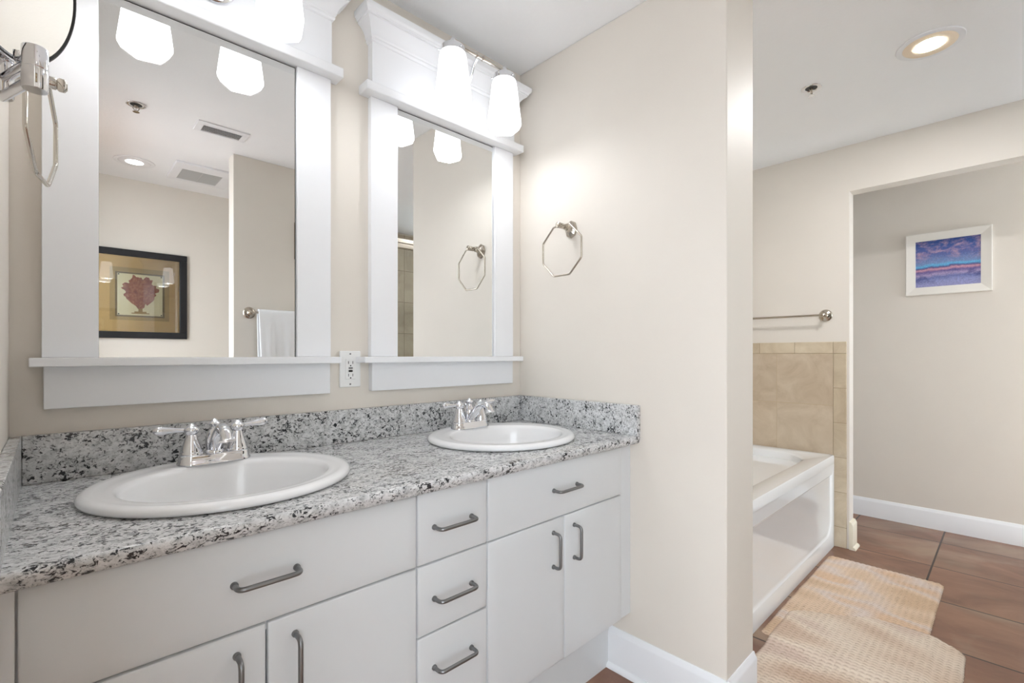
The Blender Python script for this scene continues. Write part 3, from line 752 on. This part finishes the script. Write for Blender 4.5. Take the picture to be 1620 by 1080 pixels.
def sprinkler(x, y, label):
    t = thing('fire_sprinkler', label, 'sprinkler', (x, y, H), 'ceiling fire sprinklers')
    bm = lathe(bmesh.new(), [(0.024, -0.0006), (0.041, -0.0006), (0.042, -0.003), (0.038, -0.005), (0.027, -0.004), (0.024, -0.001)], (x, y, H), n=32)
    link('escutcheon', bm, M['chrome'], root=t, angle=50)
    bm = lathe(bmesh.new(), [(0, -0.0007), (0.0255, -0.0007), (0.0255, -0.0022), (0.0, -0.0022)], (x, y, H), n=24)
    link('cup', bm, M['black'], root=t)
    bm = bmesh.new()
    lathe(bm, [(0.009, -0.0025), (0.009, -0.009), (0.006, -0.012)], (x, y, H), n=12)
    for s in (-1, 1): tube(bm, spline([(x + s * 0.008, y, H - 0.009), (x + s * 0.013, y, H - 0.018), (x + s * 0.008, y, H - 0.028), (x, y, H - 0.034)], 4), 0.002, 8)
    tube(bm, [(x, y, H - 0.010), (x, y, H - 0.036)], 0.0016, 8)
    link('sprinkler_head', bm, M['nickel'], root=t)
    bm = lathe(bmesh.new(), [(0, -0.034), (0.006, -0.0345), (0.014, -0.0365), (0.0145, -0.038), (0, -0.038)], (x, y, H), n=20)
    link('deflector', bm, M['chrome'], root=t)
sprinkler(2.597, -0.885, 'chrome ceiling sprinkler past the partition, beside the warm downlight')
sprinkler(0.303, -1.554, 'chrome ceiling sprinkler seen in the nearer mirror')

# supply register
t = thing('air_vent', 'white ceiling air register with dark louvres, seen in the nearer mirror', 'vent', (0.692, -1.58, H))
X0, X1, Y0_, Y1_ = 0.565, 0.818, -1.655, -1.512
x0, x1, y0, y1 = 0.598, 0.788, -1.640, -1.555
bm = boxes((X0, X1, Y0_, y0, H - 0.006, H - 0.0006), (X0, X1, y1, Y1_, H - 0.006, H - 0.0006), (X0, x0, y0, y1, H - 0.006, H - 0.0006), (x1, X1, y0, y1, H - 0.006, H - 0.0006))
link('frame', bm, M['trim'], root=t, bevel=0.001)
link('duct', boxes((x0, x1, y0, y1, H - 0.0016, H - 0.0006)), M['black'], root=t, smooth=False)
bm = bmesh.new()
for k in range(5):
    yy = y0 + 0.006 + k * 0.0165
    prism(bm, [(yy, H - 0.0018), (yy + 0.004, H - 0.0018), (yy + 0.0125, H - 0.007), (yy + 0.0085, H - 0.007)], (x0, x1), 'x')
link('louvre', bm, M['trim'], root=t, smooth=False)
# exhaust fan grille
t = thing('exhaust_fan', 'square white ceiling fan grille beside the downlight, seen in the mirror', 'vent', (0.69, -2.43, H))
X0, X1, Y0_, Y1_ = 0.578, 0.806, -2.628, -2.235; x0, x1, y0, y1 = 0.63, 0.782, -2.585, -2.35
X1 = 0.94; x1 = 0.868
bm = boxes((X0, X1, Y0_, y0, H - 0.014, H - 0.0006), (X0, X1, y1, Y1_, H - 0.014, H - 0.0006), (X0, x0, y0, y1, H - 0.014, H - 0.0006), (x1, X1, y0, y1, H - 0.014, H - 0.0006))
link('frame', bm, M['trim'], root=t, bevel=0.003)
bm = bmesh.new()
k = 0; yy = y0 + 0.003
while yy < y1 - 0.004:
    box(bm, x0, x1, yy, yy + 0.0045, H - 0.011, H - 0.003); yy += 0.009
box(bm, (x0 + x1) / 2 - 0.002, (x0 + x1) / 2 + 0.002, y0, y1, H - 0.0125, H - 0.0112)
box(bm, x0, x1, y0, y1, H - 0.0025, H - 0.0008)
link('grille', bm, mat('grille_grey', (205, 205, 203), 0.5), root=t, smooth=False)

# ------------------------------------------------------------------ pictures
# beach painting in the hall
def beach_mat():
    m, nt, b, v = base('beach_painting')
    sp = nt.nodes.new('ShaderNodeSeparateXYZ'); nt.links.new(v, sp.inputs[0])
    zz = math_node(nt, 'DIVIDE', sp.outputs[2], vb=0.314)          # 0 bottom .. 1 top
    yy = math_node(nt, 'MULTIPLY', sp.outputs[1], vb=1.0)
    wob = noise_n(nt, v, 9, 3, 0.6, 0.5)
    z2 = math_node(nt, 'ADD', zz, math_node(nt, 'MULTIPLY', math_node(nt, 'SUBTRACT', wob, vb=0.5), vb=0.13))
    r = ramp(nt, [(0.0, (160, 158, 205)), (0.12, (150, 156, 206)), (0.20, (112, 122, 182)), (0.27, (176, 160, 200)), (0.33, (112, 96, 158)), (0.375, (214, 158, 176)), (0.41, (84, 84, 140)), (0.43, (90, 150, 205)), (0.455, (104, 188, 228)), (0.50, (122, 150, 200)), (0.70, (92, 104, 168)), (0.86, (58, 88, 158)), (1.0, (44, 74, 142))])
    nt.links.new(z2, r.inputs[0])
    # clouds only in the upper part
    mp = nt.nodes.new('ShaderNodeMapping'); mp.inputs['Scale'].default_value = (1, 1, 2.0); nt.links.new(v, mp.inputs['Vector'])
    cn = noise_n(nt, mp.outputs[0], 12, 6, 0.68, 0.25)
    cr = ramp(nt, [(0.47, (0, 0, 0, 1)), (0.66, (1, 1, 1, 1))]); nt.links.new(cn, cr.inputs[0])
    up = ramp(nt, [(0.50, (0, 0, 0, 1)), (0.66, (0.75, 0.75, 0.75, 1)), (1.0, (0.8, 0.8, 0.8, 1))]); nt.links.new(zz, up.inputs[0])
    f = math_node(nt, 'MULTIPLY', cr.outputs[0], up.outputs[0])
    c = mixc(nt, f, r.outputs[0], lin((206, 168, 186)))
    # brush streaks / dune grass below
    gn = noise_n(nt, mp.outputs[0], 11, 6, 0.75, 0.4)
    gr = ramp(nt, [(0.50, (0, 0, 0, 1)), (0.60, (1, 1, 1, 1))]); nt.links.new(gn, gr.inputs[0])
    lo = ramp(nt, [(0.04, (0, 0, 0, 1)), (0.16, (0.75, 0.75, 0.75, 1)), (0.36, (0.6, 0.6, 0.6, 1)), (0.42, (0, 0, 0, 1))]); nt.links.new(zz, lo.inputs[0])
    c = mixc(nt, math_node(nt, 'MULTIPLY', gr.outputs[0], lo.outputs[0]), c, lin((70, 74, 138)))
    fn = noise_n(nt, v, 120, 3, 0.7)
    fr = ramp(nt, [(0.3, (0.72, 0.72, 0.72, 1)), (0.7, (1.18, 1.18, 1.18, 1))]); nt.links.new(fn, fr.inputs[0])
    c = mixc(nt, 1.0, c, fr.outputs[0], 'MULTIPLY')
    nt.links.new(c, b.inputs['Base Color']); b.inputs['Roughness'].default_value = 0.6
    return m
t = thing('framed_painting', 'small blue and pink beach dune painting in a wide white frame', 'picture', (XH, -1.248, 1.632))
xw = XH - 0.0006; ya, yb_, za, zb_ = -1.461, -1.034, 1.580, 1.998; ia, ib, ja, jb = -1.408, -1.088, 1.632, 1.946
bm = bmesh.new(); rings = []
for (e, x) in ((0, xw), (0, xw - 0.016), (0.004, xw - 0.018), (0.045, xw - 0.012), (0.053, xw - 0.011), (0.0535, xw - 0.004)):
    rings.append([bm.verts.new((x, y, z)) for y, z in ((ya + e, za + e), (yb_ - e, za + e), (yb_ - e, zb_ - e), (ya + e, zb_ - e))])
for a, b in zip(rings, rings[1:]):
    for i in range(4): bm.faces.new((a[i], a[(i + 1) % 4], b[(i + 1) % 4], b[i]))
link('frame', bm, mat('white_frame_wood', (236, 232, 224), 0.4), root=t, smooth=False)
link('canvas', boxes((xw - 0.0075, xw - 0.001, ya + 0.053, yb_ - 0.053, za + 0.053, zb_ - 0.053)), beach_mat(), root=t, smooth=False)

# coral print on the opposite wall, seen in the near mirror
t = thing('framed_print', 'black framed red coral print with tan mat, seen in the nearer mirror', 'picture', (0.455, YO, 1.30))
yw = YO + 0.0008
cx0, x1_, z0_, z1_ = 0.165, 0.742, 1.293, 1.928
def ringbox(y0, y1, x0, x1, z0, z1, wd):
    return boxes((x0, x1, y0, y1, z1 - wd, z1), (x0, x1, y0, y1, z0, z0 + wd), (x0, x0 + wd, y0, y1, z0 + wd, z1 - wd), (x1 - wd, x1, y0, y1, z0 + wd, z1 - wd))
link('frame', ringbox(yw, yw + 0.024, cx0, x1_, z0_, z1_, 0.047), M['frame_black'], root=t, bevel=0.003)
mg = mat('tan_mat_board', (226, 190, 128), 0.7, bump=(30, 0.1), vary=0.05)
link('mat_board', boxes((cx0 + 0.047, x1_ - 0.047, yw, yw + 0.006, z0_ + 0.047, z1_ - 0.047)), mg, root=t, smooth=False)
pc = 0.459
link('border', ringbox(yw + 0.006, yw + 0.0075, pc - 0.172, pc + 0.172, 1.423, 1.800, 0.03), mat('antique_border', (196, 168, 112), 0.7, bump=(90, 0.4), vary=0.16), root=t, smooth=False)
link('border', ringbox(yw + 0.006, yw + 0.0085, pc - 0.143, pc + 0.143, 1.447, 1.768, 0.012), mat('olive_border', (136, 118, 84), 0.6, vary=0.08), root=t, smooth=False)
sh = link('print', boxes((pc - 0.131, pc + 0.131, yw + 0.006, yw + 0.0078, 1.459, 1.756)), mat('cream_paper', (246, 234, 190), 0.7), root=t, smooth=False)
# fan coral outline
bm = bmesh.new(); cz = 1.625; outl = []
for k in range(90):
    th = 2 * PI * k / 90
    r = 0.092 + 0.010 * math.sin(7 * th + 0.5) + 0.006 * math.sin(17 * th) + 0.004 * math.sin(29 * th + 2)
    x = 1.07 * r * math.cos(th); z = r * math.sin(th)
    z *= 1.12
    if z < -0.03: x = math.copysign(min(abs(x), 0.098 * (1 - (-z - 0.03) / 0.085) + 0.006), x) * 1.0; z *= 1.2
    outl.append((pc + x, cz + 0.012 + z))
prism(bm, outl, (yw + 0.0078, yw + 0.0086), 'y')
m_, nt, b_, v_2 = base('coral_ink')
rr_ = ramp(nt, [(0.3, (134, 66, 54)), (0.5, (172, 100, 74)), (0.7, (204, 146, 108))]); nt.links.new(noise_n(nt, v_2, 38, 6, 0.7, 1.5), rr_.inputs[0]); nt.links.new(rr_.outputs[0], b_.inputs['Base Color']); b_.inputs['Roughness'].default_value = 0.7
link('coral', bm, m_, sh, t, smooth=False)
bm = boxes((pc - 0.012, pc + 0.012, yw + 0.0078, yw + 0.0086, 1.486, 1.51), (pc - 0.035, pc + 0.035, yw + 0.0078, yw + 0.0086, 1.478, 1.488), (pc - 0.052, pc + 0.052, yw + 0.0078, yw + 0.0086, 1.471, 1.478))
link('coral_stand', bm, mat('gold_ink', (176, 140, 76), 0.5), sh, t, smooth=False)
for sx_ in (-1, 1):
    for zc in (1.466, 1.749):
        bm = bmesh.new(); box(bm, pc + sx_ * 0.124 - 0.004, pc + sx_ * 0.124 + 0.004, yw + 0.0078, yw + 0.0086, zc - 0.004, zc + 0.004)
        link('corner_dot', bm, M['frame_black'], sh, t, smooth=False)
gm = bpy.data.materials.new('picture_glass'); gm.use_nodes = True; nt = gm.node_tree; nt.nodes.clear()
out = nt.nodes.new('ShaderNodeOutputMaterial'); mx = nt.nodes.new('ShaderNodeMixShader'); tr = nt.nodes.new('ShaderNodeBsdfTransparent'); gl = nt.nodes.new('ShaderNodeBsdfGlossy')
gl.inputs['Roughness'].default_value = 0.01; fz = nt.nodes.new('ShaderNodeFresnel'); fz.inputs['IOR'].default_value = 1.7
nt.links.new(fz.outputs[0], mx.inputs[0]); nt.links.new(tr.outputs[0], mx.inputs[1]); nt.links.new(gl.outputs[0], mx.inputs[2]); nt.links.new(mx.outputs[0], out.inputs['Surface'])
link('glass_pane', boxes((cx0 + 0.047, x1_ - 0.047, yw + 0.0125, yw + 0.0145, z0_ + 0.047, z1_ - 0.047)), gm, root=t, smooth=False)

# ------------------------------------------------------------------ shower door header (seen in the far mirror)
t = thing('shower_door', 'sliding shower screen header rail, glimpsed in the mirror beside the towel ring wall', 'shower door', (2.70, -1.95, 0))
bm = boxes((1.931, XT - 0.001, -1.975, -1.925, 2.045, 2.085), (1.931, XT - 0.001, -1.968, -1.932, 2.087, 2.125))
link('header_rail', bm, M['nickel'], root=t, bevel=0.004)
link('bottom_rail', boxes((1.931, XT - 0.001, -1.975, -1.925, 0.10, 0.125)), M['nickel'], root=t, bevel=0.004)
link('curb', boxes((1.931, XT - 0.001, -2.0, -1.90, 0.0006, 0.0995)), M['tub'], root=t, bevel=0.01)
gm2 = bpy.data.materials.new('clear_glass'); gm2.use_nodes = True; nt = gm2.node_tree; nt.nodes.clear()
out = nt.nodes.new('ShaderNodeOutputMaterial'); mx = nt.nodes.new('ShaderNodeMixShader'); tr = nt.nodes.new('ShaderNodeBsdfTransparent'); gl = nt.nodes.new('ShaderNodeBsdfGlossy')
tr.inputs[0].default_value = (0.93, 0.95, 0.94, 1)
gl.inputs['Roughness'].default_value = 0.01; fz = nt.nodes.new('ShaderNodeFresnel'); fz.inputs['IOR'].default_value = 1.45
nt.links.new(fz.outputs[0], mx.inputs[0]); nt.links.new(tr.outputs[0], mx.inputs[1]); nt.links.new(gl.outputs[0], mx.inputs[2]); nt.links.new(mx.outputs[0], out.inputs['Surface'])
link('glass_panel', boxes((1.935, 2.72, -1.942, -1.936, 0.126, 2.044)), gm2, root=t, smooth=False)
link('glass_panel', boxes((2.68, XT - 0.003, -1.964, -1.958, 0.126, 2.044)), gm2, root=t, smooth=False)

# ------------------------------------------------------------------ rugs
def rug_mat(name, cols):
    m, nt, b, v = base(name)
    mp = nt.nodes.new('ShaderNodeMapping'); mp.inputs['Scale'].default_value = (1.5, 0.8, 1); nt.links.new(v, mp.inputs['Vector'])
    r = ramp(nt, [(0.34, cols[0]), (0.45, cols[1]), (0.55, cols[2]), (0.66, cols[3])]); nt.links.new(noise_n(nt, mp.outputs[0], 3.6, 1, 0.4, 0.0), r.inputs[0])
    sp = nt.nodes.new('ShaderNodeSeparateXYZ'); nt.links.new(v, sp.inputs[0])
    def wav(ax, per): return math_node(nt, 'ABSOLUTE', math_node(nt, 'SINE', math_node(nt, 'MULTIPLY', sp.outputs[ax], vb=PI / per)))
    rx = math_node(nt, 'POWER', math_node(nt, 'SUBTRACT', None, wav(0, 0.019), va=1.0), vb=1.6)      # grooves between the weft rows
    cy_ = wav(1, 0.024)
    nz = noise_n(nt, v, 60, 3, 0.6)
    g = math_node(nt, 'MULTIPLY', math_node(nt, 'MULTIPLY', rx, cy_), math_node(nt, 'MULTIPLY', nz, vb=1.5))
    f = math_node(nt, 'MULTIPLY', g, vb=0.8)
    cl = nt.nodes.new('ShaderNodeClamp'); nt.links.new(f, cl.inputs[0])
    c = mixc(nt, cl.outputs[0], r.outputs[0], lin((158, 128, 104)))
    s = ramp(nt, [(0.30, (0.62, 0.55, 0.50, 1)), (0.40, (1, 1, 1, 1))]); nt.links.new(noise_n(nt, v, 110, 3, 0.6, 0.5), s.inputs[0])
    c = mixc(nt, 0.7, c, s.outputs[0], 'MULTIPLY'); nt.links.new(c, b.inputs['Base Color']); b.inputs['Roughness'].default_value = 0.95
    bp = nt.nodes.new('ShaderNodeBump'); bp.inputs['Strength'].default_value = 0.6; bp.inputs['Distance'].default_value = 0.002
    nt.links.new(noise_n(nt, v, 260, 3, 0.6), bp.inputs['Height']); nt.links.new(bp.outputs[0], b.inputs['Normal'])
    return m

def rug(x0, x1, y0, y1, zf, label, m, corner, seed, warp=None):
    """woven rag rug; warp ridges run along x, weft bumps along y; zf(x, y) = underside height"""
    bm = bmesh.new(); px = 0.0048; py = 0.0060
    nx = int((x1 - x0) / px); ny = int((y1 - y0) / py); G = []
    cx, cy = (x0 + x1) / 2, (y0 + y1) / 2; hx_, hy_ = (x1 - x0) / 2, (y1 - y0) / 2
    for i in range(nx + 1):
        row = []
        for j in range(ny + 1):
            u = -1 + 2 * i / nx; v = -1 + 2 * j / ny
            X, Y = u * hx_, v * hy_
            # round the corners by pulling points onto an arc
            r = corner; ax, ay = abs(X) - (hx_ - r), abs(Y) - (hy_ - r)
            if ax > 0 and ay > 0:
                L = math.hypot(ax, ay); mx_ = max(ax, ay); k = mx_ / L
                X = math.copysign(hx_ - r + ax * k, X); Y = math.copysign(hy_ - r + ay * k, Y)
            e = min(hx_ - abs(X) if r < 0.01 else 1, hy_ - abs(Y)); e = min(hx_ * (1 - max(abs(u), 0)), hy_ * (1 - abs(v)))
            wx_ = noise.noise(Vector((X * 9, Y * 9, seed))) * 0.004
            if warp: X += warp(X + cx, Y + cy)
            row_ph = (X + cx) / 0.019 * PI; col_ph = (Y + cy) / 0.024 * PI
            hgt = 0.0060 + 0.0030 * abs(math.sin(row_ph)) * (0.4 + 0.6 * abs(math.sin(col_ph))) + 0.0014 * abs(math.sin(col_ph)) + 0.0012 * noise.noise(Vector((X * 90, Y * 90, seed)))
            hgt *= min(1, 0.25 + e / 0.012)
            jag = 0.0025 * math.sin(row_ph * 2) + 0.003 * noise.noise(Vector((X * 150, seed, 3))) if abs(v) == 1 else 0
            jx = 0.003 * noise.noise(Vector((Y * 120, seed, 5))) if abs(u) == 1 else 0
            row.append(bm.verts.new((cx + X + wx_ + jx, cy + Y + wx_ * 0.7 + math.copysign(jag, v), zf(cx + X, cy + Y) + hgt)))
        G.append(row)
    for i in range(nx):
        for j in range(ny): bm.faces.new((G[i][j], G[i + 1][j], G[i + 1][j + 1], G[i][j + 1]))
    # skirt and underside
    edge = [G[i][0] for i in range(nx + 1)] + [G[nx][j] for j in range(1, ny + 1)] + [G[i][ny] for i in range(nx - 1, -1, -1)] + [G[0][j] for j in range(ny - 1, 0, -1)]
    low = [bm.verts.new((v.co.x, v.co.y, zf(v.co.x, v.co.y) + 0.0006)) for v in edge]
    n = len(edge)
    for k in range(n): bm.faces.new((edge[k], low[k], low[(k + 1) % n], edge[(k + 1) % n]))
    o = link('bath_rug', bm, m, smooth=True, angle=80)
    return tag(o, label, 'rug', 'woven cotton bath rugs')
rc1 = rug_mat('rug_weave_far', [(212, 182, 152), (226, 200, 174), (222, 206, 196), (222, 190, 160)])
rc2 = rug_mat('rug_weave_near', [(206, 180, 158), (222, 202, 182), (228, 212, 194), (214, 192, 176)])
rug(2.16, 3.268, -1.305, -0.808, lambda x, y: 0.0, 'tan woven bath rug lying under the other rug, nearer to the hallway', rc1, 0.02, 1.0)
def lift(x, y):
    # rests on the far rug where they overlap
    f = max(0.0, min(1.0, (x - 2.08) / 0.075)); f = f * f * (3 - 2 * f)
    g = max(0.0, min(1.0, (y + 1.37) / 0.06)); g = g * g * (3 - 2 * g)
    return 0.0128 * f * g
def skew(x, y):
    k = max(0.0, min(1.0, (y + 1.20) / 0.35)); k = k * k * (3 - 2 * k)
    return -0.16 * k * max(0.0, (x - 1.9) / 0.71)
rug(1.80, 2.615, -1.420, -0.850, lift, 'paler woven bath rug with rounded corners on top, nearest to the camera', rc2, 0.085, 2.0, skew)
